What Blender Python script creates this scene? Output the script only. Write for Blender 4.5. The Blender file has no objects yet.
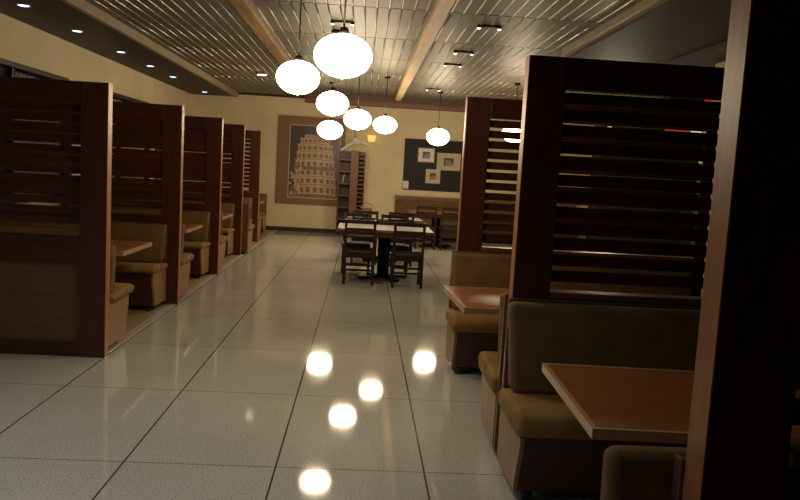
import bpy, bmesh, math, random
from mathutils import Vector, Matrix
random.seed(7)
S = bpy.context.scene
C = S.collection

# ------------------------------------------------------------------ camera
cam = bpy.data.cameras.new('camera'); cam.sensor_width = 36.0; cam.lens = 750/800*36.0
cam.clip_start = 0.05; cam.clip_end = 100
camo = bpy.data.objects.new('camera', cam); C.objects.link(camo)
ax = Vector((0.99729441, -0.04734975, 0.05623044))
up = Vector((-0.05084264, 0.10817846, 0.99283052))
fw = Vector((0.0530932, 0.99300323, -0.10547839))
camo.matrix_world = Matrix(((ax.x, up.x, -fw.x, 0), (ax.y, up.y, -fw.y, 0), (ax.z, up.z, -fw.z, 1.6), (0, 0, 0, 1)))
S.camera = camo

# ------------------------------------------------------------------ world, view, large lights
w = bpy.data.worlds.new('world'); S.world = w; w.use_nodes = True
w.node_tree.nodes['Background'].inputs[0].default_value = (0.35, 0.45, 0.7, 1)
w.node_tree.nodes['Background'].inputs[1].default_value = 0.08
S.view_settings.view_transform = 'Standard'; S.view_settings.look = 'None'
S.view_settings.exposure = 0.0; S.view_settings.gamma = 1.0
GLOBE = 31.0          # radiance of the globe lamps
GLOBE_COL = (1.0, 0.81, 0.55)
DAY = 9.0            # daylight coming in through the front left window
def area(name, loc, target, sx, sy, power, col):
    l = bpy.data.lights.new(name, 'AREA'); l.shape = 'RECTANGLE'; l.size = sx; l.size_y = sy
    l.energy = power; l.color = col
    o = bpy.data.objects.new(name, l); C.objects.link(o); o.location = loc
    o.rotation_euler = (Vector(target)-Vector(loc)).to_track_quat('-Z', 'Y').to_euler()
    return o
dy = area('daylight', (-4.3, 2.2, 1.9), (-2.2, 2.9, 0.0), 3.2, 1.2, DAY, (0.50, 0.75, 1.0)); dy.data.spread = math.radians(85)

ov = area('front_fill_light', (-1.3, 2.9, 3.12), (-1.3, 2.9, 0), 2.6, 1.6, 10.0, (1.0, 0.94, 0.84)); ov.data.spread = math.radians(125)  # added unseen fill from above to brighten the front floor, no fixture

# ------------------------------------------------------------------ materials
def new_mat(name):
    m = bpy.data.materials.new(name); m.use_nodes = True
    nt = m.node_tree; b = nt.nodes['Principled BSDF']
    return m, nt, b
def ramp(nt, fac, stops):
    r = nt.nodes.new('ShaderNodeValToRGB')
    els = r.color_ramp.elements
    els[0].position, els[0].color = stops[0][0], (*stops[0][1], 1)
    els[1].position, els[1].color = stops[-1][0], (*stops[-1][1], 1)
    for p, c in stops[1:-1]:
        e = els.new(p); e.color = (*c, 1)
    nt.links.new(fac, r.inputs[0]); return r.outputs[0]
def coords(nt, scale=(1, 1, 1), kind='Object'):
    t = nt.nodes.new('ShaderNodeTexCoord'); mp = nt.nodes.new('ShaderNodeMapping')
    mp.inputs['Scale'].default_value = scale
    nt.links.new(t.outputs[kind], mp.inputs[0]); return mp.outputs[0]
def noise(nt, vec, scale, detail=3, rough=0.5):
    n = nt.nodes.new('ShaderNodeTexNoise'); n.inputs['Scale'].default_value = scale
    n.inputs['Detail'].default_value = detail; n.inputs['Roughness'].default_value = rough
    nt.links.new(vec, n.inputs['Vector']); return n.outputs['Fac']
def bump(nt, b, h, strength, dist=0.002):
    bp = nt.nodes.new('ShaderNodeBump'); bp.inputs['Strength'].default_value = strength
    bp.inputs['Distance'].default_value = dist
    nt.links.new(h, bp.inputs['Height']); nt.links.new(bp.outputs[0], b.inputs['Normal'])
def wood(name, c1, c2, rough=0.3, grain='x', s=1.0):
    m, nt, b = new_mat(name)
    sc = {'x': (1.2, 14, 14), 'y': (14, 1.2, 14), 'z': (14, 14, 1.2)}[grain]
    v = coords(nt, tuple(k*s for k in sc)); n = noise(nt, v, 2.2, 5, 0.6)
    nt.links.new(ramp(nt, n, [(0.3, c1), (0.7, c2)]), b.inputs['Base Color'])
    b.inputs['Roughness'].default_value = rough
    bump(nt, b, n, 0.08, 0.001); return m
def plain(name, c, rough=0.5, metal=0.0, var=0.08, scale=9):
    m, nt, b = new_mat(name)
    v = coords(nt); n = noise(nt, v, scale, 4)
    lo = tuple(max(0, k*(1-var)) for k in c); hi = tuple(k*(1+var) for k in c)
    nt.links.new(ramp(nt, n, [(0.3, lo), (0.7, hi)]), b.inputs['Base Color'])
    b.inputs['Roughness'].default_value = rough; b.inputs['Metallic'].default_value = metal
    return m
def fabric(name, c):
    m, nt, b = new_mat(name)
    v = coords(nt); n = noise(nt, v, 7, 3); f = noise(nt, v, 320, 2)
    lo = tuple(k*0.8 for k in c); hi = tuple(k*1.2 for k in c)
    nt.links.new(ramp(nt, n, [(0.3, lo), (0.7, hi)]), b.inputs['Base Color'])
    b.inputs['Roughness'].default_value = 0.85; bump(nt, b, f, 0.25, 0.001); return m
def emit(name, c, s):
    m, nt, b = new_mat(name)
    b.inputs['Base Color'].default_value = (*[min(1, k*0.8) for k in c], 1)
    b.inputs['Emission Color'].default_value = (*c, 1); b.inputs['Emission Strength'].default_value = s
    return m
M = {
 'dark_x': wood('dark_wood_across', (0.042, 0.0108, 0.0055), (0.085, 0.024, 0.011), 0.34, 'x'),
 'dark_z': wood('dark_wood_upright', (0.052, 0.0135, 0.0065), (0.10, 0.029, 0.013), 0.32, 'z'),
 'eband': wood('glossy_edge_wood', (0.34, 0.125, 0.048), (0.46, 0.18, 0.075), 0.40, 'z'),
 'ledge': wood('brown_wood_ledge', (0.13, 0.055, 0.024), (0.20, 0.09, 0.04), 0.35, 'x'),
 'inset': wood('ochre_wood_panel', (0.12, 0.060, 0.026), (0.175, 0.092, 0.042), 0.45, 'x', 1.4),
 'shell': wood('bench_shell_wood', (0.11, 0.045, 0.022), (0.17, 0.075, 0.038), 0.35, 'z'),
 'base': wood('bench_base_wood', (0.062, 0.019, 0.009), (0.10, 0.033, 0.015), 0.40, 'x'),
 'end': wood('bench_end_wood', (0.27, 0.145, 0.062), (0.36, 0.20, 0.09), 0.42, 'z'),
 'olive': fabric('olive_fabric', (0.165, 0.088, 0.027)),
 'mustard': fabric('mustard_fabric', (0.25, 0.132, 0.028)),
 'table': wood('orange_table_wood', (0.23, 0.072, 0.019), (0.33, 0.112, 0.031), 0.36, 'x', 1.3),
 'edge': wood('pale_table_edge', (0.42, 0.25, 0.14), (0.52, 0.32, 0.18), 0.35, 'y'),
 'black': plain('black_metal', (0.012, 0.011, 0.011), 0.45, 0.6),
 'blackp': plain('black_plastic', (0.012, 0.011, 0.010), 0.6),
 'cream': plain('cream_wall', (0.80, 0.66, 0.41), 0.75, 0, 0.07, 1.3),
 'creamc': plain('cream_column', (0.58, 0.46, 0.22), 0.7),
 'ceil': plain('grey_metal_strip', (0.145, 0.132, 0.102), 0.48, 0.15, 0.10, 3),
 'rib': plain('bright_metal_rib', (0.50, 0.45, 0.34), 0.30, 0.75),
 'plenum': plain('dark_plenum', (0.04, 0.035, 0.028), 0.9),
 'soffit': plain('dark_soffit', (0.030, 0.017, 0.017), 0.55),
 'soffr': plain('dark_olive_soffit', (0.030, 0.024, 0.016), 0.6),
 'strip': plain('tan_strip', (0.36, 0.28, 0.18), 0.5),
 'beam': wood('tan_beam_wood', (0.62, 0.44, 0.25), (0.78, 0.58, 0.36), 0.45, 'y'),
 'beamb': wood('orange_beam_wood', (0.22, 0.115, 0.05), (0.42, 0.24, 0.11), 0.42, 'y'),
 'bulk': wood('brown_bulkhead_wood', (0.10, 0.038, 0.017), (0.15, 0.06, 0.027), 0.4, 'x'),
 'bulkd': wood('dark_bulkhead_wood', (0.055, 0.02, 0.010), (0.08, 0.03, 0.015), 0.4, 'x'),
 'chair': wood('dark_chair_wood', (0.016, 0.006, 0.004), (0.032, 0.012, 0.008), 0.36, 'z'),
 'chairs': plain('dark_chair_seat', (0.030, 0.018, 0.013), 0.5),
 'dtab': wood('dining_table_wood', (0.16, 0.075, 0.04), (0.24, 0.12, 0.07), 0.10, 'x'),
 'apron': wood('reddish_apron_wood', (0.06, 0.018, 0.010), (0.10, 0.032, 0.018), 0.35, 'x'),
 'baseb': plain('dark_baseboard', (0.035, 0.022, 0.018), 0.5),
 'frameb': wood('brown_picture_board', (0.23, 0.115, 0.05), (0.30, 0.155, 0.07), 0.5, 'z'),
 'board': plain('charcoal_board', (0.018, 0.015, 0.017), 0.7),
 'paper': plain('cream_mat_paper', (0.62, 0.52, 0.36), 0.7),
 'white': plain('white_paint', (0.75, 0.72, 0.66), 0.45),
 'photo': plain('dark_photo_print', (0.10, 0.075, 0.06), 0.5, 0, 0.6, 40),
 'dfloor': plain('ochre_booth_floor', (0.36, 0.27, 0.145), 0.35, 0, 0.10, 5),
 'kerb': plain('pale_floor_border', (0.50, 0.46, 0.38), 0.3),
 'shelf': wood('red_brown_shelf_wood', (0.16, 0.055, 0.025), (0.24, 0.09, 0.042), 0.4, 'z'),
 'bank': wood('banquette_wood', (0.17, 0.085, 0.035), (0.24, 0.125, 0.055), 0.4, 'x'),
 'curtain': fabric('mauve_curtain_cloth', (0.48, 0.34, 0.33)),
 'wframe': wood('dark_window_wood', (0.014, 0.007, 0.005), (0.026, 0.013, 0.009), 0.4, 'y'),
 'basket': wood('golden_wicker', (0.38, 0.22, 0.06), (0.55, 0.34, 0.10), 0.6, 'x', 4),
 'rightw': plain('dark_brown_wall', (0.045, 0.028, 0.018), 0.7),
}
M['globe'] = emit('lit_opal_glass', GLOBE_COL, GLOBE)
M['down'] = emit('cool_downlight', (0.40, 0.65, 1.0), 5.0)
M['spot'] = emit('warm_spot', (1.0, 0.85, 0.62), 7.0)
M['sconce'] = emit('yellow_lamp_glass', (1.0, 0.72, 0.16), 0.75)
M['redsign'] = emit('red_lit_sign', (0.9, 0.07, 0.03), 0.40)
M['whitesign'] = emit('white_lit_sign', (1.0, 0.93, 0.8), 0.65)
db = M['dtab'].node_tree.nodes['Principled BSDF']; db.inputs['Coat Weight'].default_value = 1.0; db.inputs['Coat IOR'].default_value = 2.0; db.inputs['Coat Roughness'].default_value = 0.45
gm, nt, b = new_mat('dark_window_glass')
b.inputs['Base Color'].default_value = (0.03, 0.03, 0.035, 1); b.inputs['Roughness'].default_value = 0.08
M['glass'] = gm

def floor_mat():
    m, nt, b = new_mat('terrazzo_tiles')
    t = nt.nodes.new('ShaderNodeTexCoord'); sep = nt.nodes.new('ShaderNodeSeparateXYZ')
    nt.links.new(t.outputs['Object'], sep.inputs[0])
    def mth(op, a, bb=None, c=None):
        n = nt.nodes.new('ShaderNodeMath'); n.operation = op
        for i, v in enumerate((a, bb, c)):
            if v is None: continue
            if isinstance(v, (int, float)): n.inputs[i].default_value = v
            else: nt.links.new(v, n.inputs[i])
        return n.outputs[0]
    def line(co, x0, pitch, half):
        u = mth('DIVIDE', mth('SUBTRACT', co, x0), pitch)
        f = mth('FRACT', mth('ADD', u, 100.5))              # 0.5 on a line
        return mth('LESS_THAN', mth('ABSOLUTE', mth('SUBTRACT', f, 0.5)), half/pitch)
    lx = line(sep.outputs[0], -1.9715, 0.7913, 0.0052)
    ly = line(sep.outputs[1], 3.857, 1.2752, 0.0048)
    v = coords(nt)
    big = noise(nt, v, 1.1, 4); fine = noise(nt, v, 95, 3, 0.75)
    mix1 = ramp(nt, fine, [(0.35, (0.34, 0.335, 0.30)), (0.5, (0.51, 0.495, 0.44)), (0.64, (0.68, 0.66, 0.59))])
    mix2 = ramp(nt, big, [(0.3, (0.86, 0.85, 0.80)), (0.7, (1.0, 1.0, 1.0))])
    mu = nt.nodes.new('ShaderNodeMix'); mu.data_type = 'RGBA'; mu.blend_type = 'MULTIPLY'; mu.inputs[0].default_value = 1
    nt.links.new(mix1, mu.inputs[6]); nt.links.new(mix2, mu.inputs[7])
    g1 = nt.nodes.new('ShaderNodeMix'); g1.data_type = 'RGBA'
    nt.links.new(mth('MULTIPLY', ly, 0.75), g1.inputs[0]); nt.links.new(mu.outputs[2], g1.inputs[6]); g1.inputs[7].default_value = (0.10, 0.085, 0.07, 1)
    g2 = nt.nodes.new('ShaderNodeMix'); g2.data_type = 'RGBA'
    nt.links.new(lx, g2.inputs[0]); nt.links.new(g1.outputs[2], g2.inputs[6]); g2.inputs[7].default_value = (0.07, 0.058, 0.048, 1)
    nt.links.new(g2.outputs[2], b.inputs['Base Color'])
    r = nt.nodes.new('ShaderNodeMapRange'); nt.links.new(big, r.inputs[0])
    r.inputs[3].default_value = 0.045; r.inputs[4].default_value = 0.075
    b.inputs['Specular IOR Level'].default_value = 0.15
    nt.links.new(r.outputs[0], b.inputs['Roughness'])
    wv = noise(nt, v, 2.5, 2); bump(nt, b, wv, 0.05, 0.004)
    return m
M['floor'] = floor_mat()

# ------------------------------------------------------------------ mesh helpers
def bm_new(): return bmesh.new()
def add_box(bm, x0, x1, y0, y1, z0, z1, mi=0):
    vs = [bm.verts.new((x, y, z)) for x in (x0, x1) for y in (y0, y1) for z in (z0, z1)]
    fs = [(0, 1, 3, 2), (4, 6, 7, 5), (0, 4, 5, 1), (2, 3, 7, 6), (0, 2, 6, 4), (1, 5, 7, 3)]
    for f in fs:
        fc = bm.faces.new([vs[i] for i in f]); fc.material_index = mi
    return vs
def add_prism(bm, prof, x0, x1, mi=0, x0b=None):
    """profile of (y, z) extruded along x"""
    a = [bm.verts.new((x0, y, z)) for y, z in prof]; c = [bm.verts.new((x1, y, z)) for y, z in prof]
    n = len(prof)
    for f in (a[::-1], c): bm.faces.new(f).material_index = mi
    for i in range(n): bm.faces.new((a[i], a[(i+1) % n], c[(i+1) % n], c[i])).material_index = mi
    return a, c
def add_cyl(bm, x, y, z0, z1, r0, r1=None, n=20, axis='z', mi=0):
    r1 = r0 if r1 is None else r1
    def P(t, r, k):
        a = 2*math.pi*k/n; u, v = r*math.cos(a), r*math.sin(a)
        return (x+u, y+v, t) if axis == 'z' else ((t, x+u, y+v) if axis == 'x' else (x+u, t, y+v))
    A = [bm.verts.new(P(z0, r0, k)) for k in range(n)]; B = [bm.verts.new(P(z1, r1, k)) for k in range(n)]
    for k in range(n):
        f = bm.faces.new((A[k], A[(k+1) % n], B[(k+1) % n], B[k])); f.smooth = True; f.material_index = mi
    bm.faces.new(A[::-1]).material_index = mi; bm.faces.new(B).material_index = mi
def add_lathe(bm, prof, n=32, mi=0):
    rings = []
    for r, z in prof:
        if r < 1e-6: rings.append([bm.verts.new((0, 0, z))])
        else: rings.append([bm.verts.new((r*math.cos(2*math.pi*k/n), r*math.sin(2*math.pi*k/n), z)) for k in range(n)])
    for A, B in zip(rings, rings[1:]):
        for k in range(n):
            k2 = (k+1) % n
            if len(A) == 1 and len(B) == 1: continue
            if len(A) == 1: f = bm.faces.new((A[0], B[k2], B[k]))
            elif len(B) == 1: f = bm.faces.new((A[k], A[k2], B[0]))
            else: f = bm.faces.new((A[k], A[k2], B[k2], B[k]))
            f.smooth = True; f.material_index = mi
def add_bar(bm, p, q, w_, d_, mi=0):
    """rectangular bar from p to q"""
    p, q = Vector(p), Vector(q); t = (q-p).normalized()
    side = t.cross(Vector((0, 0, 1)))
    if side.length < 0.2: side = t.cross(Vector((0, 1, 0)))
    side.normalize(); nrm = side.cross(t)
    cs = [(-1, -1), (1, -1), (1, 1), (-1, 1)]
    A = [bm.verts.new(p+side*a*w_/2+nrm*b_*d_/2) for a, b_ in cs]
    B = [bm.verts.new(q+side*a*w_/2+nrm*b_*d_/2) for a, b_ in cs]
    for f in (A[::-1], B): bm.faces.new(f).material_index = mi
    for i in range(4): bm.faces.new((A[i], A[(i+1) % 4], B[(i+1) % 4], B[i])).material_index = mi
def obj(name, bm, mats, parent=None, bevel=0, seg=2, smooth=False):
    bmesh.ops.recalc_face_normals(bm, faces=bm.faces[:])
    me = bpy.data.meshes.new(name); bm.to_mesh(me); bm.free()
    for m in (mats if isinstance(mats, (list, tuple)) else [mats]): me.materials.append(M[m])
    o = bpy.data.objects.new(name, me); C.objects.link(o)
    if parent: o.parent = parent
    if smooth:
        for p in me.polygons: p.use_smooth = True
    if bevel:
        mod = o.modifiers.new('bevel', 'BEVEL'); mod.width = bevel; mod.segments = seg
        mod.limit_method = 'ANGLE'; mod.angle_limit = math.radians(35)
        if seg > 2:
            for p in me.polygons: p.use_smooth = True
    return o
def thing(name, label, cat, loc=(0, 0, 0), rz=0, group=None):
    o = bpy.data.objects.new(name, None); C.objects.link(o); o.empty_display_size = 0.1
    o.location = loc; o.rotation_euler = (0, 0, rz); o['label'] = label; o['category'] = cat
    if group: o['group'] = group
    return o
def tag(o, label, cat, group=None):
    o['label'] = label; o['category'] = cat
    if group: o['group'] = group
    return o
def struct(name, bm, mats, parent=None, bevel=0):
    o = obj(name, bm, mats, parent, bevel)
    if parent is None: o['kind'] = 'structure'
    return o
def kids(o): return [c for c in bpy.data.objects if c.parent == o]
def dup(root, loc, rz=None, label=None, group=None):
    r = root.copy(); C.objects.link(r); r.location = loc
    if rz is not None: r.rotation_euler = (0, 0, rz)
    if label: r['label'] = label
    if group: r['group'] = group
    for ch in kids(root):
        c = ch.copy(); C.objects.link(c); c.parent = r
        for g in kids(ch):
            d = g.copy(); C.objects.link(d); d.parent = c
    return r
PI = math.pi

# ------------------------------------------------------------------ room shell
XL, XR, YB, YF, ZC = -4.15, 7.6, 18.1, -3.0, 3.20
bm = bm_new(); add_box(bm, XL-0.2, XR+0.2, YF-0.2, YB+0.2, -0.12, 0.0); struct('floor', bm, 'floor')
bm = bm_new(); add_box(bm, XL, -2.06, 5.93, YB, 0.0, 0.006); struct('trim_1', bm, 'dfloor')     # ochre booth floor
bm = bm_new(); add_box(bm, -2.06, -1.985, 6.0, YB, 0.0, 0.006); struct('trim_2', bm, 'kerb')
# back wall
bm = bm_new(); add_box(bm, XL-0.2, 5.5, YB, YB+0.2, 0, 3.4); struct('wall_back', bm, 'cream')
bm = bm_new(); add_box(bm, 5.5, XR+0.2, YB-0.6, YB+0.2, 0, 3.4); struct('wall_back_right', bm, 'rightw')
bm = bm_new(); add_box(bm, XL, 0.70, YB-0.02, YB, 0, 0.10); struct('baseboard_back', bm, 'baseb', None, 0.004)
# right wall, front wall behind the camera
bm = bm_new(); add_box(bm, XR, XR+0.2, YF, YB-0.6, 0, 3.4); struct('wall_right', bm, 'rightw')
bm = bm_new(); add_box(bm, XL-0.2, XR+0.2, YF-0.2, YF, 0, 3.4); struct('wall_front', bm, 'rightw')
# left wall with three window openings
wins = [(0.4, 4.0, 0.9, 2.58), (7.7, 10.75, 0.95, 2.60), (12.35, 14.75, 0.95, 2.60)]
bm = bm_new()
y = YF
for (a, c, z0, z1) in wins:
    add_box(bm, XL-0.2, XL, y, a, 0, 3.4)
    add_box(bm, XL-0.2, XL, a, c, 0, z0); add_box(bm, XL-0.2, XL, a, c, z1, 3.4); y = c
add_box(bm, XL-0.2, XL, y, YB, 0, 3.4)
struct('wall_left', bm, 'cream')
for i, (a, c, z0, z1) in enumerate(wins):
    bm = bm_new(); t = 0.06; x0, x1 = XL-0.12, XL+0.025
    add_box(bm, x0, x1, a, c, z1-t, z1); add_box(bm, x0, x1, a, c, z0, z0+t)
    add_box(bm, x0, x1, a, a+t, z0+t, z1-t); add_box(bm, x0, x1, c-t, c, z0+t, z1-t)
    mid = (a+c)/2; add_box(bm, x0+0.03, x1-0.06, mid-0.03, mid+0.03, z0+t, z1-t)
    f = struct('window_%d' % (i+1), bm, 'wframe', None)
    if i > 0:
        bm = bm_new(); add_box(bm, XL-0.10, XL-0.09, a+t, c-t, z0+t, z1-t)
        obj('window_pane', bm, 'glass', f)
# hanging mauve curtain inside the first visible window
def curtain(y0, y1, z0, z1, x, label):
    bm = bm_new(); n = 90; V = []
    for side in (0, 1):
        row = []
        for k in range(n+1):
            yy = y0+(y1-y0)*k/n; xx = x+0.03*math.sin(k*0.9)+0.006*math.sin(k*2.3)+side*0.004
            row.append((bm.verts.new((xx, yy, z0)), bm.verts.new((xx, yy, z1))))
        V.append(row)
    for row in V:
        for A, B in zip(row, row[1:]): bm.faces.new((A[0], B[0], B[1], A[1])).smooth = True
    for k in range(n):
        bm.faces.new((V[0][k][0], V[0][k+1][0], V[1][k+1][0], V[1][k][0])); bm.faces.new((V[0][k][1], V[0][k+1][1], V[1][k+1][1], V[1][k][1]))
    for k in (0, n): bm.faces.new((V[0][k][0], V[0][k][1], V[1][k][1], V[1][k][0]))
    return tag(obj('curtain', bm, 'curtain'), label, 'curtain')
curtain(9.25, 10.62, 0.97, 2.50, XL-0.045, 'mauve brown curtain in the left window above the nearest booth partition')
curtain(12.5, 14.60, 0.97, 2.50, XL-0.045, 'mauve brown curtain in the left window beyond the second partition')

# ceiling: dark plenum above linear metal strips running down the room
def add_strip(bm, x0, x1, y0, y1):
    add_box(bm, x0, x1-0.012, y0, y1, ZC, ZC+0.02, 0)
    m = x1-0.007
    pr = [(m-0.006, ZC+0.018), (m-0.005, ZC-0.004), (m-0.002, ZC-0.0065), (m+0.002, ZC-0.0065), (m+0.005, ZC-0.004), (m+0.006, ZC+0.018)]
    A = [bm.verts.new((a, y0, z_)) for a, z_ in pr]; B = [bm.verts.new((a, y1, z_)) for a, z_ in pr]; n = len(pr)
    bm.faces.new(A).material_index = 2; bm.faces.new(B[::-1]).material_index = 2
    for k in range(n):
        f = bm.faces.new((A[k], B[k], B[(k+1) % n], A[(k+1) % n])); f.smooth = True; f.material_index = 2
bm = bm_new()
add_box(bm, XL-0.2, XR+0.2, YF-0.2, YB+0.2, ZC+0.10, ZC+0.3, 1)
x = -3.04
while x < 5.36:
    y = YF if x < 2.30 else 9.42
    k = 0
    while y < YB:
        y1 = min(YB, 7.70+1.75*math.ceil((y+0.001-7.70)/1.75))
        add_strip(bm, x, x+0.118, y+0.014, y1-0.014)
        y = y1 if y1 > y+0.02 else y+1.75
    x += 0.124
yy = 7.7-1.75*6
while yy < YB:
    add_box(bm, -3.04, 2.42, yy-0.02, yy+0.02, ZC+0.021, ZC+0.07, 1); yy += 1.75
struct('ceiling', bm, ['ceil', 'plenum', 'rib'])
bm = bm_new(); add_box(bm, XL, -3.10, YF, YB, 3.10, ZC+0.10); struct('trim_3', bm, 'soffit')        # dark soffit along the left wall
bm = bm_new(); add_box(bm, -3.10, -3.04, YF, YB, 3.09, ZC+0.04); struct('trim_4', bm, 'strip')
bm = bm_new(); add_box(bm, 2.45, XR, YF, 9.4, 3.09, ZC+0.10); add_box(bm, 5.5, XR, 9.4, YB-0.6, 3.09, ZC+0.10); add_box(bm, 3.6, 4.1, YF, 9.2, 2.98, 3.09); struct('trim_5', bm, 'soffr')
bm = bm_new(); add_box(bm, -1.39, -1.23, YF, 16.8, 3.13, ZC+0.02); struct('trim_6', bm, 'beamb', None, 0.006)
bm = bm_new(); add_box(bm, 0.60, 0.73, YF, 16.8, 3.12, ZC+0.02); struct('trim_7', bm, 'beam', None, 0.006)
bm = bm_new(); add_box(bm, 2.36, 2.45, YF, 9.4, 3.12, ZC+0.02); struct('trim_8', bm, 'strip', None, 0.006)
bm = bm_new(); add_box(bm, -1.40, 5.5, 16.8, 17.15, 3.07, ZC+0.09, 1); add_box(bm, -1.38, 5.5, 16.77, 17.17, 2.985, 3.07, 0)
struct('trim_9', bm, ['bulk', 'bulkd'])
bm = bm_new(); add_box(bm, XL, -1.40, YB-0.05, YB, 3.16, 3.22); struct('trim_10', bm, 'soffit')
bm = bm_new(); add_box(bm, 3.86, 4.35, 8.0, 8.4, 0, 3.16); add_box(bm, 3.84, 4.37, 7.98, 8.42, 0, 0.12); struct('trim_11', bm, 'creamc', None, 0.01)

# ------------------------------------------------------------------ louvered booth partitions
def make_partition(sx, h, label, Y, L=2.15, wf=0.205):
    """aisle end at x = 0, body runs outwards along sx; front face y = 0, thickness 0.10"""
    X0 = 0.835 if sx > 0 else -1.965
    t = thing('booth_partition', label, 'partition', (X0, Y, 0), 0, 'louvered booth partitions')
    D = 0.095
    def B(bm, a, c, y0, y1, z0, z1, mi=0):
        add_box(bm, min(sx*a, sx*c), max(sx*a, sx*c), y0, y1, z0, z1, mi)
    bm = bm_new(); B(bm, 0.004, wf, 0, D, 0, h); obj('aisle_stile', bm, 'dark_z', t, 0.003)
    bm = bm_new(); B(bm, 0, 0.004, 0.001, D-0.001, 0, h-0.001); o = obj('edge_strip', bm, 'eband', t); o['label'] = 'paler glossy edge strip'
    bm = bm_new(); B(bm, L-0.10, L, 0, D, 0, h); obj('outer_stile', bm, 'dark_z', t, 0.006)
    bm = bm_new(); B(bm, wf, L-0.10, 0.005, D-0.005, h-0.165, h); obj('top_rail', bm, 'dark_x', t, 0.004)
    bm = bm_new(); z = 1.03; zt = h-0.165; n = 12; p = (zt-z)/n
    for k in range(n):
        zc = z+p*(k+0.5); a = math.radians(12); hh = p*0.35; th = 0.006
        dy, dz = math.sin(a)*hh, math.cos(a)*hh
        prof = [(D/2-dy-th, zc-dz), (D/2-dy+th, zc-dz-0.002), (D/2+dy+th, zc+dz), (D/2+dy-th, zc+dz+0.002)]
        add_prism(bm, prof, sx*(wf-0.004), sx*(L-0.097))
    obj('louver_slats', bm, 'dark_x', t)
    bm = bm_new(); B(bm, wf, L-0.10, -0.012, D+0.012, 0.955, 0.99); obj('ledge', bm, 'ledge', t, 0.005)
    bm = bm_new(); B(bm, wf, L-0.10, 0.005, D-0.005, 0.74, 0.955); obj('middle_rail', bm, 'dark_x', t, 0.004)
    bm = bm_new(); B(bm, wf-0.004, L-0.097, 0.03, D-0.03, 0.10, 0.745); o = obj('inset_panel', bm, 'inset', t); o['label'] = 'ochre wood inset panel'
    bm = bm_new(); B(bm, wf, L-0.10, 0.005, D-0.005, 0, 0.115); obj('bottom_rail', bm, 'dark_x', t, 0.004)
    return t
LY = [5.89, 8.215, 10.53, 12.86, 15.18]
RY = [1.67, 3.98, 6.30]
LX = [-1.965, -1.965, -1.975, -2.04, -2.08]
LS = [1.0, 1.010, 1.020, 1.036, 1.040]
Lp = make_partition(-1, 2.135, 'nearest louvered dark wood partition on the left, ochre lower panel facing us', LY[0])
for k, (yv, lb) in enumerate(zip(LY[1:], ['second louvered dark wood partition along the left row of booths',
        'third louvered dark wood partition along the left row of booths',
        'fourth louvered dark wood partition along the left row, before the last one',
        'last louvered partition of the left row, standing against the cream back wall']), 1):
    dup(Lp, (LX[k], yv, 0), None, lb).scale.z = LS[k]
Rp = make_partition(1, 2.24, 'nearest right partition seen as a dark post at the right edge', RY[0])
dup(Rp, (0.835, RY[1], 0), None, 'wide louvered partition behind the near right booth table')
dup(Rp, (0.825, RY[2], 0), None, 'farthest louvered partition of the right row, framed beside the chalk coloured board')

# ------------------------------------------------------------------ booth benches
def make_bench(sx, L=2.05, over=0.0, bt=0.943, sb=0.365):
    """back plane y=0, faces +y; aisle end x=0, runs outwards along sx"""
    t = thing('booth_bench', '', 'bench', (0, 0, 0), 0, 'upholstered booth benches')
    def B(bm, a, c, y0, y1, z0, z1, mi=0): add_box(bm, min(sx*a, sx*c), max(sx*a, sx*c), y0, y1, z0, z1, mi)
    bm = bm_new(); B(bm, -0.018, L, 0.0, 0.045, 0.05, bt+0.008); obj('back_shell', bm, 'shell', t, 0.006)
    # backrest cushion, leaning, aisle end cut on a slant
    bm = bm_new()
    a, c = add_prism(bm, [(0.046, 0.47), (0.20, 0.47), (0.135, bt), (0.046, bt)], 0, sx*(L-0.02))
    for v in a: v.co.x = sx*(0.0-over) if v.co.z < 0.6 else sx*(-0.03-over)
    obj('backrest', bm, 'olive', t, 0.035, 4)
    bm = bm_new()
    prof = [(0.046, sb), (0.56, sb), (0.62, max(0.42, sb+0.025)), (0.60, 0.48), (0.52, 0.50), (0.046, 0.465)]
    add_prism(bm, prof, sx*(-0.045-over*0.5), sx*(L-0.01)); obj('seat_cushion', bm, 'mustard', t, 0.028, 4)
    curve = [(0.555, sb-0.001), (0.545, 0.30), (0.515, 0.22), (0.485, 0.14), (0.475, 0.065)]
    bm = bm_new(); add_prism(bm, [(0.046, 0.065)]+[(y_-0.012, z_) for y_, z_ in curve[::-1]]+[(0.046, sb-0.001)], sx*0.001, sx*(L-0.01))
    obj('base', bm, 'base', t)
    bm = bm_new(); add_prism(bm, [(0.046, 0.05)]+curve[::-1]+[(0.046, sb-0.001)], sx*-0.022, 0.0)
    o = obj('end_panel', bm, 'end', t, 0.003); o['label'] = 'pale tan curved end panel'
    for fx in (0.06, L-0.10):
        for fy in (0.06, 0.42):
            bm = bm_new(); add_cyl(bm, sx*fx, fy, 0.0, 0.066, 0.026, 0.032, 12); o = obj('foot', bm, 'blackp', t); o['label'] = 'black foot'
    return t
A = make_bench(1, 1.92, 0.0, 0.88, 0.415)          # right side facing away, or left side facing the camera when turned
Bn = make_bench(-1, 1.92, 0.02, 0.88, 0.415)
Ar = make_bench(1)
Br = make_bench(-1)
used = {'A': False, 'B': False, 'Ar': False, 'Br': False}
def bench(kind, x, y_, rz, label):
    src = {'A': A, 'B': Bn, 'Ar': Ar, 'Br': Br}[kind]
    if not used[kind]:
        used[kind] = True; src.location = (x, y_, 0); src.rotation_euler = (0, 0, rz); src['label'] = label; return src
    return dup(src, (x, y_, 0), rz, label)
names = ['first', 'second', 'third', 'fourth', 'fifth']
D = 0.097
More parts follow.
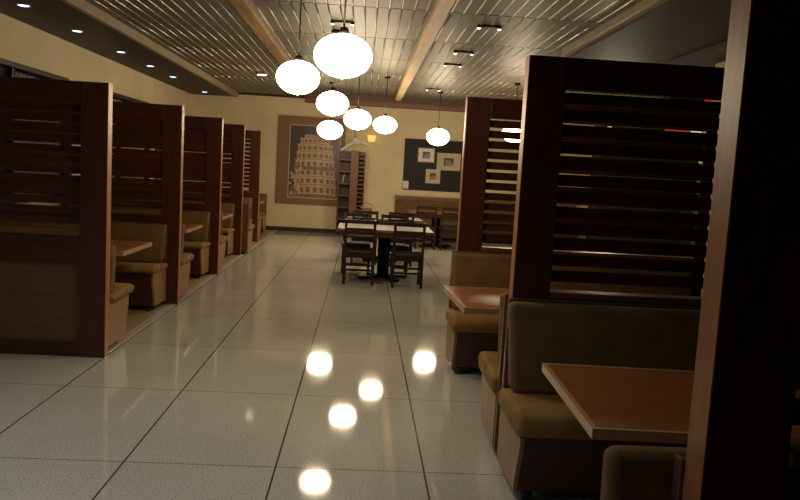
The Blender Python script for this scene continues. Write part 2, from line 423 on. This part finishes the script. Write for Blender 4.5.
for i in range(5):
    y0 = LY[i]+D
    bench('B', LX[i]+(0.08 if i == 3 else -0.04), y0+0.002, 0, 'olive bench backing onto the %s left partition, seen by its end' % names[i])
    y1 = LY[i+1] if i < 4 else 17.45
    bench('A', LX[min(4, i+1)]-0.14, y1-0.002, PI, 'olive bench facing us in the %s booth of the left row' % names[i])
bench('Br', 0.83, RY[1]-0.002, PI, 'large mustard bench facing us behind the near right table')
bench('Ar', 0.835, RY[1]+D+0.002, 0, 'bench backing onto the wide right partition, only its rounded seat end showing')
bench('Br', 0.795, RY[2]-0.002, PI, 'olive bench facing us beneath the farthest right partition')
Cn = make_bench(1, 2.05, 0.15, 0.915); Cn.location = (0.845, RY[0]+D+0.002, 0)
Cn['label'] = 'dark bench at the bottom right corner, its rounded olive back seen from behind'
for o in kids(Cn): o.data.name = o.name

# ------------------------------------------------------------------ booth tables
def make_table(sx, L=1.95, cx0=0.34):
    t = thing('booth_table', '', 'table', (0, 0, 0), 0, 'wooden booth tables')
    def B(bm, a, c, y0, y1, z0, z1, mi=0): add_box(bm, min(sx*a, sx*c), max(sx*a, sx*c), y0, y1, z0, z1, mi)
    bm = bm_new(); B(bm, 0.018, L, 0.018, 0.862, 0.722, 0.76); obj('tabletop', bm, 'table', t, 0.002)
    bm = bm_new(); B(bm, 0, 0.018, 0, 0.88, 0.722, 0.7595); B(bm, 0.018, L, 0, 0.018, 0.722, 0.7595); B(bm, 0.018, L, 0.862, 0.88, 0.722, 0.7595)
    o = obj('edge_band', bm, 'edge', t); o['label'] = 'pale wooden edge band'
    for px in (cx0, L-0.4):
        bm = bm_new(); add_cyl(bm, sx*px, 0.44, 0.02, 0.722, 0.035, None, 16); o = obj('column', bm, 'black', t)
        bm = bm_new(); add_cyl(bm, sx*px, 0.44, 0.0, 0.022, 0.19, 0.17, 28); obj('base_plate', bm, 'black', t)
    return t
TL = make_table(-1); TL.location = (-2.05, LY[0]+0.70, 0); TL['label'] = 'wooden booth table in the nearest left booth'
for i in range(1, 5):
    dup(TL, (LX[i]-0.085, LY[i]+0.70, 0), None, 'wooden booth table in the %s booth of the left row' % names[i])
TR = make_table(1, 1.95, 0.72); TR.location = (0.825, 2.452, 0); TR.rotation_euler.z = -0.04; TR['label'] = 'large orange brown table in the near right booth'
dup(TR, (0.675, 4.655, 0), 0.045, 'orange brown table in the right booth behind the wide partition')

# ------------------------------------------------------------------ dining furniture in the middle
def make_chair():
    t = thing('dining_chair', '', 'chair', (0, 0, 0), 0, 'dark ladder back dining chairs')
    w_, d_ = 0.43, 0.42
    bm = bm_new(); add_box(bm, -w_/2, w_/2, 0.02, d_, 0.425, 0.465); obj('seat', bm, 'chairs', t, 0.012, 3)
    bm = bm_new(); add_box(bm, -w_/2+0.02, w_/2-0.02, 0.03, d_-0.02, 0.365, 0.425); obj('seat_frame', bm, 'chair', t)
    for s in (-1, 1):
        bm = bm_new(); x = s*(w_/2-0.018)
        add_bar(bm, (x, 0.0, 0), (x, 0.03, 0.45), 0.036, 0.036); add_bar(bm, (x, 0.03, 0.44), (x, -0.035, 0.90), 0.036, 0.03)
        obj('leg', bm, 'chair', t)
        bm = bm_new(); add_bar(bm, (x, d_-0.03, 0), (x, d_-0.03, 0.43), 0.036, 0.036); obj('leg', bm, 'chair', t)
    for z0, z1 in ((0.845, 0.90), (0.745, 0.785), (0.645, 0.685)):
        bm = bm_new(); m = (z0+z1)/2; yy_ = 0.03-0.065*(m-0.44)/0.46
        add_box(bm, -w_/2+0.03, w_/2-0.03, yy_-0.011, yy_+0.011, z0, z1); obj('back_rail', bm, 'chair', t, 0.003)
    for z_ in (0.15, 0.27):
        bm = bm_new(); yv = 0.01 if z_ > 0.2 else d_-0.03
        add_box(bm, -w_/2+0.03, w_/2-0.03, yv-0.01, yv+0.01, z_-0.014, z_+0.014); obj('stretcher', bm, 'chair', t)
    bm = bm_new()
    for s in (-1, 1): add_box(bm, s*(w_/2-0.018)-0.01, s*(w_/2-0.018)+0.01, 0.02, d_-0.04, 0.19, 0.22)
    obj('side_stretchers', bm, 'chair', t)
    return t
ch = make_chair()
ch.location = (-0.01, 10.26, 0); ch['label'] = 'dark chair with its back to us, left one at the middle table'
for loc, rz, lb in [
    ((0.66, 10.16, 0), 0.02, 'dark chair with its back to us, right one at the middle table'),
    ((-0.06, 11.72, 0), PI, 'dark chair facing us across the middle table, left one'),
    ((0.52, 11.72, 0), PI, 'dark chair facing us across the middle table, right one'),
    ((0.06, 12.52, 0), 0, 'dark chair behind the middle table, tucked at the second table beneath the basket'),
    ((0.66, 12.52, 0), 0, 'dark chair behind the middle table, tucked at the second table on its right'),
    ((1.33, 15.40, 0), 0, 'ladder back chair left of the pair before the back wall banquette'),
    ((1.86, 15.40, 0), 0, 'ladder back chair right of the pair before the back wall banquette')]:
    dup(ch, loc, rz, lb)
def dining_table(x0, x1, y0, y1, label):
    t = thing('dining_table', label, 'table', ((x0+x1)/2, (y0+y1)/2, 0), 0, 'dark dining tables')
    a, c = (x1-x0)/2, (y1-y0)/2
    bm = bm_new(); add_box(bm, -a, a, -c, c, 0.72, 0.755); obj('tabletop', bm, 'dtab', t, 0.005)
    bm = bm_new(); add_box(bm, -a+0.02, a-0.02, -c+0.02, c-0.02, 0.645, 0.72); obj('apron', bm, 'apron', t)
    for s in (-1, 1):
        bm = bm_new(); add_cyl(bm, s*0.045, 0, 0.03, 0.645, 0.045, None, 16); obj('column', bm, 'black', t)
    for k in range(4):
        an = k*PI/2+PI/4*0.7
        bm = bm_new(); add_bar(bm, (0, 0, 0.045), (math.cos(an)*0.40, math.sin(an)*0.34, 0.02), 0.07, 0.04); obj('foot', bm, 'black', t)
    return t
dining_table(-0.33, 1.03, 10.46, 11.45, 'dark dining table in the middle of the hall, two chairs on each side')
dining_table(-0.25, 1.05, 12.82, 13.65, 'dark dining table behind the middle one, with a golden basket on it')
dining_table(1.0, 2.2, 15.72, 16.4, 'dark dining table in front of the back wall banquette')
# things standing on the second table
t = thing('bread_basket', 'small golden wicker basket on the second dining table', 'basket', (0.08, 13.1, 0.756))
bm = bm_new(); add_lathe(bm, [(0, 0), (0.075, 0), (0.10, 0.16), (0.105, 0.165), (0.095, 0.165), (0.068, 0.012), (0, 0.012)], 24); obj('bowl', bm, 'basket', t)
bm = bm_new()
for k in range(12):
    a0, a1 = PI*k/12, PI*(k+1)/12
    add_bar(bm, (0.10*math.cos(a0), 0, 0.155+0.09*math.sin(a0)), (0.10*math.cos(a1), 0, 0.155+0.09*math.sin(a1)), 0.014, 0.014)
obj('handle', bm, 'basket', t)
bm = bm_new(); add_lathe(bm, [(0, 0), (0.05, 0), (0.095, 0.018), (0.10, 0.022), (0.09, 0.022), (0.05, 0.008), (0, 0.008)], 28)
tag(obj('plate', bm, 'white'), 'small white plate on the second dining table', 'plate').location = (0.74, 12.98, 0.756)

# banquette along the back wall
t = thing('banquette', 'long wooden banquette against the back wall beneath the dark board', 'bench', (0.78, YB, 0))
bm = bm_new(); add_box(bm, 0, 4.4, -0.10, -0.002, 0, 1.0); obj('back_panel', bm, 'bank', t, 0.004)
bm = bm_new(); add_box(bm, -0.01, 4.41, -0.125, -0.002, 1.0, 1.035); o = obj('top_cap', bm, 'paper', t, 0.004); o['label'] = 'pale top cap'
bm = bm_new(); add_box(bm, 0, 4.4, -0.50, -0.10, 0.06, 0.36); obj('base', bm, 'base', t)
bm = bm_new(); add_box(bm, 0, 4.4, -0.54, -0.10, 0.361, 0.46); obj('seat_cushion', bm, 'olive', t, 0.03, 4)
bm = bm_new(); add_box(bm, 0.02, 4.38, -0.17, -0.101, 0.50, 0.92); obj('backrest', bm, 'olive', t, 0.025, 4)

# ------------------------------------------------------------------ pictures and back wall things
def add_poly(bm, pts, y_, mi):
    bm.faces.new([bm.verts.new((x_, y_, z_)) for x_, z_ in pts]).material_index = mi
# big poster with a sepia tiered stone tower
M['sky_print'] = plain('poster_dusk_sky', (0.085, 0.055, 0.055), 0.35, 0, 0.25, 3)
M['tower_a'] = plain('poster_tower_stone', (0.56, 0.38, 0.22), 0.35, 0, 0.22, 25)
M['tower_b'] = plain('poster_tower_shade', (0.24, 0.14, 0.08), 0.35, 0, 0.3, 25)
M['tower_c'] = plain('poster_pale_stone', (0.56, 0.43, 0.29), 0.35, 0, 0.25, 18)
t = thing('wall_poster', 'large brown framed sepia poster of a round tiered tower on the back wall', 'picture', (-2.08, YB, 0.66))
W_, H_ = 1.60, 2.08
bm = bm_new(); add_box(bm, 0, W_, -0.04, -0.002, 0, H_); obj('backing_board', bm, 'frameb', t, 0.005)
px0, px1, pz0, pz1 = 0.30, 1.47, 0.17, 1.86
bm = bm_new()
for (a, c, e, f) in ((px0-0.02, px1+0.02, pz0-0.02, pz0), (px0-0.02, px1+0.02, pz1, pz1+0.02), (px0-0.02, px0, pz0, pz1), (px1, px1+0.02, pz0, pz1)):
    add_box(bm, a, c, -0.055, -0.04, e, f)
obj('picture_border', bm, 'paper', t)
bm = bm_new()
add_box(bm, px0, px1, -0.046, -0.04, pz0, pz1, 0)
def tw(x, z): return (min(px1-0.004, x-0.03*(z-pz0)), z)
yv = -0.0470
tiers = [(0.20, 0.42, 0.50), (0.43, 0.62, 0.49), (0.63, 0.82, 0.475), (0.84, 1.02, 0.46), (1.03, 1.21, 0.435), (1.22, 1.39, 0.405), (1.40, 1.54, 0.345)]
cx = 0.93
for k, (z0, z1, hw) in enumerate(tiers):
    z0 += 0.03; z1 += 0.03
    n = 14
    top = [tw(cx-hw+2*hw*j/n, z1-0.03*math.sin(PI*j/n)*-1) for j in range(n+1)]
    bot = [tw(cx+hw-2*hw*j/n, z0+0.03*math.sin(PI*j/n)) for j in range(n+1)]
    add_poly(bm, top+bot, yv, 1)
    # dark arcade on each tier
    for j in range(9):
        u0 = -1+2*(j+0.2)/9; u1 = -1+2*(j+0.8)/9
        xa, xb = cx+hw*math.sin(u0*PI/2)*0.97, cx+hw*math.sin(u1*PI/2)*0.97
        bz = z0+0.035*math.cos(u0*PI/2)+0.03; tz = z1-0.04+0.02*math.cos(u0*PI/2)
        add_poly(bm, [tw(xa, bz), tw(xb, bz), tw(xb, tz-0.02), tw((xa+xb)/2, tz), tw(xa, tz-0.02)], yv-0.0004, 2)
    # shaded cornice
    add_poly(bm, [tw(cx-hw-0.02, z1-0.008), tw(cx+hw+0.02, z1-0.008), tw(cx+hw+0.02, z1+0.010), tw(cx-hw-0.02, z1+0.010)], yv-0.0008, 3)
add_poly(bm, [tw(cx-0.52, 0.83), tw(cx+0.52, 0.83), tw(cx+0.50, 0.92), tw(cx-0.50, 0.92)], yv-0.0012, 2)
add_poly(bm, [tw(cx-0.26, 1.575), tw(cx+0.26, 1.575), tw(cx+0.24, 1.66), tw(cx-0.24, 1.66)], yv, 1)
# pale ornate stonework in the lower left corner and ground
random.seed(3)
for k in range(26):
    x_, z_ = px0+0.03+random.random()*0.27, pz0+0.06+random.random()*0.62
    r_ = 0.02+random.random()*0.045
    add_poly(bm, [(x_+r_*math.cos(a*PI/4)*0.8, z_+r_*math.sin(a*PI/4)) for a in range(8)], yv-0.0014-k*0.00002, random.choice((1, 3, 3, 2)))
add_poly(bm, [(px0, pz0), (px1, pz0), (px1, pz0+0.06), (px0+0.6, pz0+0.09), (px0, pz0+0.05)], yv-0.002, 2)
obj('picture', bm, ['sky_print', 'tower_a', 'tower_b', 'tower_c'], t)

# dark board with three framed photographs, each its own thing
bm = bm_new(); add_box(bm, 0.94, 2.62, YB-0.03, YB-0.001, 1.15, 2.37)
tag(obj('notice_board', bm, 'board', None, 0.004), 'large charcoal board on the back wall above the banquette', 'board')
def framed(x0, x1, z0, z1, label, seed):
    t = thing('framed_photo', label, 'picture', (x0, YB-0.03, z0), 0, 'framed photographs on the dark board')
    W, H = x1-x0, z1-z0; f = 0.022
    bm = bm_new()
    for (a, c, e, g) in ((0, W, 0, f), (0, W, H-f, H), (0, f, f, H-f), (W-f, W, f, H-f)): add_box(bm, a, c, -0.028, -0.001, e, g)
    obj('frame', bm, 'basket' if seed == 1 else 'paper', t, 0.002)
    bm = bm_new(); add_box(bm, f, W-f, -0.016, -0.001, f, H-f); obj('mat_board', bm, 'white' if seed == 1 else 'paper', t)
    bm = bm_new(); a = W*0.29; e = H*0.27; add_box(bm, a, W-a, -0.018, -0.016, e, H-e, 0)
    random.seed(seed)
    for k in range(3):
        xx = a+(W-2*a)*(0.2+0.28*k); hh = (H-2*e)*(0.4+0.3*random.random())
        add_poly(bm, [(xx, e), (xx+W*0.08, e), (xx+W*0.08, e+hh), (xx, e+hh)], -0.0185, 1)
    obj('photo', bm, ['photo', 'strip'], t)
framed(1.26, 1.67, 1.82, 2.17, 'squarish framed photo at the upper left of the dark board', 1)
framed(1.73, 2.30, 1.66, 2.07, 'wide framed photo at the right side of the dark board', 2)
framed(1.48, 1.83, 1.33, 1.67, 'smallest framed photo, lowest on the dark board', 3)
bm = bm_new(); add_box(bm, 0.93, 1.08, YB-0.12, YB-0.031, 1.17, 1.36)
tag(obj('wall_box', bm, 'white', None, 0.03, 4), 'small white rounded box at the lower left corner of the dark board', 'box')

# open shelving unit against the back wall
t = thing('shelving_unit', 'tall red brown wooden shelving unit beside the tower poster', 'shelf', (-0.60, 17.68, 0))
for a in (0, 0.60):
    bm = bm_new(); add_box(bm, a, a+0.02, 0, 0.34, 0, 1.98); obj('side_panel', bm, 'shelf', t)
bm = bm_new(); add_box(bm, 0.28, 0.46, -0.01, 0.34, 0, 2.00); obj('front_post', bm, 'shelf', t, 0.005)
bm = bm_new()
for k in range(7):
    bm = bm_new(); add_box(bm, 0.02, 0.28, 0.005, 0.335, 0.08+k*0.28, 0.105+k*0.28); obj('shelf_board', bm, 'shelf', t)
bm = bm_new()
for k in range(19): add_box(bm, 0.46, 0.60, 0.005, 0.335, 0.10+k*0.10, 0.125+k*0.10)
obj('rack_slats', bm, 'shelf', t)
bm = bm_new(); add_box(bm, 0.0, 0.62, 0.335, 0.345, 0, 1.98); obj('back_panel', bm, 'bulkd', t)
bm = bm_new(); add_bar(bm, (-0.50, 17.80, 1.238), (-0.46, 17.80, 1.44), 0.015, 0.06)
tag(obj('leaflet', bm, 'white'), 'white leaflet leaning in the wooden shelving unit', 'leaflet')

# small fan above the shelving and yellow wall lamp beside it
t = thing('wall_fan', 'small white fan with thin blades above the shelving unit', 'fan', (-0.24, YB, 2.22))
bm = bm_new(); add_cyl(bm, 0, 0, -0.16, -0.001, 0.03, 0.05, 16, 'y'); obj('wall_arm', bm, 'white', t)
bm = bm_new(); add_cyl(bm, 0, 0, -0.26, -0.16, 0.07, 0.075, 20, 'y'); obj('hub', bm, 'white', t)
for an in (215, 350, 95):
    a = math.radians(an); bm = bm_new()
    add_bar(bm, (0.06*math.cos(a), -0.22, 0.06*math.sin(a)), (0.40*math.cos(a), -0.22, 0.40*math.sin(a)), 0.02, 0.06); obj('blade', bm, 'white' if an != 95 else 'strip', t)
t = thing('wall_lamp', 'yellow glass wall lamp right of the small fan', 'lamp', (0.14, YB, 2.31))
bm = bm_new(); add_box(bm, -0.03, 0.03, -0.06, -0.001, -0.05, 0.02); obj('bracket', bm, 'black', t)
bm = bm_new(); add_cyl(bm, -0.10, 0, -0.075, 0.075, 0.075, 0.11, 24, 'z')
for v in bm.verts: v.co.y = v.co.y-0.14; v.co.x = v.co.x+0.10
obj('lamp_shade', bm, 'sconce', t)

# lit signs over a counter far on the right, seen through the louvres
t = thing('lit_sign', 'red and white lit sign glimpsed through the slats at the far right', 'sign', (4.1, 10.2, 0))
bm = bm_new(); add_box(bm, 0, 1.0, 0.02, 0.08, 2.05, 2.95); obj('backing_board', bm, 'rightw', t, 0.004)
bm = bm_new(); add_box(bm, 0.50, 0.70, 0, 0.018, 2.62, 2.92); obj('red_square', bm, 'redsign', t)
bm = bm_new(); add_box(bm, 0.0, 0.34, 0, 0.018, 2.30, 2.52); obj('red_panel', bm, 'redsign', t)
bm = bm_new(); add_box(bm, 0.35, 1.0, 0.0, 0.018, 2.10, 2.50); obj('white_panel', bm, 'whitesign', t)
for px in (0.06, 0.85):
    bm = bm_new(); add_box(bm, px, px+0.05, 0.02, 0.06, 2.94, 3.2005); obj('hanger', bm, 'black', t)

# ------------------------------------------------------------------ pendant globe lamps
def make_globe(rw, rh, x, y_, z_, label, first=None):
    t = thing('pendant_lamp', label, 'lamp', (x, y_, z_), 0, 'white globe pendant lamps')
    n = 20
    bm = bm_new(); add_lathe(bm, [(rw*math.sin(PI*k/n), -rh*math.cos(PI*k/n)) for k in range(n+1)], 36); obj('globe_shade', bm, 'globe', t)
    bm = bm_new(); add_cyl(bm, 0, 0, rh-0.004, rh+0.04, 0.04, 0.025, 16); obj('cap', bm, 'black', t)
    bm = bm_new(); add_lathe(bm, [(0, -rh-0.018), (0.008, -rh-0.015), (0.012, -rh), (0.0, -rh+0.004)], 12); obj('finial', bm, 'strip', t)
    bm = bm_new(); add_cyl(bm, 0, 0, rh+0.04, ZC-0.02-z_, 0.006, None, 8); obj('cord', bm, 'black', t)
    bm = bm_new(); add_cyl(bm, 0, 0, ZC-0.04-z_, ZC-0.002-z_, 0.05, None, 20); obj('ceiling_rose', bm, 'black', t)
    return t
cen = {}
def at(px, py, Y):
    d = fw + ax*(px-400)/750 - up*(py-250)/750
    return Vector((0, 0, 1.6)) + d*(Y/d.y)
globes = [ # pixel centre, measured distance, size in pixels
 (343, 56, 4.90, 59, 43.5, 'largest and nearest white globe pendant lamp'),
 (298, 77.5, 6.25, 44, 33.5, 'white globe pendant lamp left of the largest one, second nearest'),
 (332.5, 103.5, 9.1, 33, 24.5, 'white globe pendant lamp hanging just below the largest one'),
 (357.5, 119.5, 11.6, 28.5, 20.5, 'white globe pendant lamp second from the right edge of the middle cluster'),
 (330, 130, 14.6, 26, 19, 'lowest white globe pendant lamp, in front of the tower poster'),
 (385, 125, 13.2, 24.5, 17.5, 'rightmost white globe pendant lamp of the middle cluster'),
 (438, 137, 15.1, 23.5, 17.5, 'white globe pendant lamp hanging alone before the dark board'),
 (514, 134, 13.0, 26, 17, 'white globe pendant lamp seen through the slats of the farthest right partition'),
 (609, 136, 12.4, 26, 18, 'white globe pendant lamp glimpsed through the slats of the wide right partition'),
]
for (px, py, Y, wp, hp, lb) in globes:
    P = at(px, py, Y); make_globe(wp*Y/1560, hp*Y/1560, P.x, P.y, P.z, lb)

# ------------------------------------------------------------------ recessed and spot lights in the ceiling
def make_down():
    t = thing('downlight', '', 'lamp', (0, 0, 0), 0, 'cool downlights in the left soffit')
    bm = bm_new(); add_lathe(bm, [(0.055, 0.0), (0.070, -0.006), (0.078, 0.0)], 24); obj('ring', bm, 'strip', t)
    bm = bm_new(); add_cyl(bm, 0, 0, -0.004, -0.0005, 0.055, None, 20); obj('lens', bm, 'down', t)
    return t
dl = None
for k, (yv, lb) in enumerate([(8.30, 'nearest cool white downlight in the dark left soffit, at the picture corner'),
        (9.78, 'second nearest cool white downlight in the dark left soffit'),
        (11.48, 'brightest blue white downlight in the middle of the left soffit'),
        (13.0, 'third farthest downlight in the left soffit, above the second partition'),
        (14.5, 'second farthest small downlight in the left soffit'),
        (17.3, 'farthest downlight in the left soffit, by the back wall')]):
    if dl is None: dl = make_down(); dl.location = (-3.66, yv, 3.10); dl['label'] = lb
    else: dup(dl, (-3.66, yv, 3.10), None, lb)
def make_spot():
    t = thing('twin_spotlight', '', 'lamp', (0, 0, 0), 0, 'twin spotlights under the strip ceiling')
    bm = bm_new(); add_box(bm, -0.09, 0.09, -0.006, 0.006, -0.022, -0.001); obj('bar', bm, 'black', t)
    for s in (-1, 1):
        bm = bm_new(); add_cyl(bm, s*0.11, 0, -0.04, -0.001, 0.022, 0.018, 14); h = obj('spot_head', bm, 'black', t)
        bm = bm_new(); add_cyl(bm, s*0.11, 0, -0.044, -0.0401, 0.018, None, 14); obj('bulb', bm, 'spot', h)
    return t
sp = None
for (x, yv, lb) in [(-0.32, 8.5, 'twin spotlight on the ceiling just behind the largest globe lamp'),
        (1.26, 8.2, 'nearest twin spotlight on the ceiling right of the tan beam'),
        (1.22, 10.0, 'middle twin spotlight on the ceiling right of the tan beam'),
        (1.22, 11.2, 'twin spotlight on the right ceiling, just beyond the middle one'),
        (1.24, 14.6, 'farthest twin spotlight on the ceiling near the back bulkhead')]:
    if sp is None: sp = make_spot(); sp.location = (x, yv, ZC); sp['label'] = lb
    else: dup(sp, (x, yv, ZC), None, lb)
t = thing('ceiling_lamp', 'flat pale ceiling lamp left of the second nearest globe', 'lamp', (-1.93, 13.9, ZC))
bm = bm_new(); add_cyl(bm, 0, 0, -0.03, -0.001, 0.10, 0.11, 24); obj('housing', bm, 'strip', t)
bm = bm_new(); add_cyl(bm, 0, 0, -0.034, -0.0301, 0.08, None, 24); obj('lens', bm, 'spot', t)
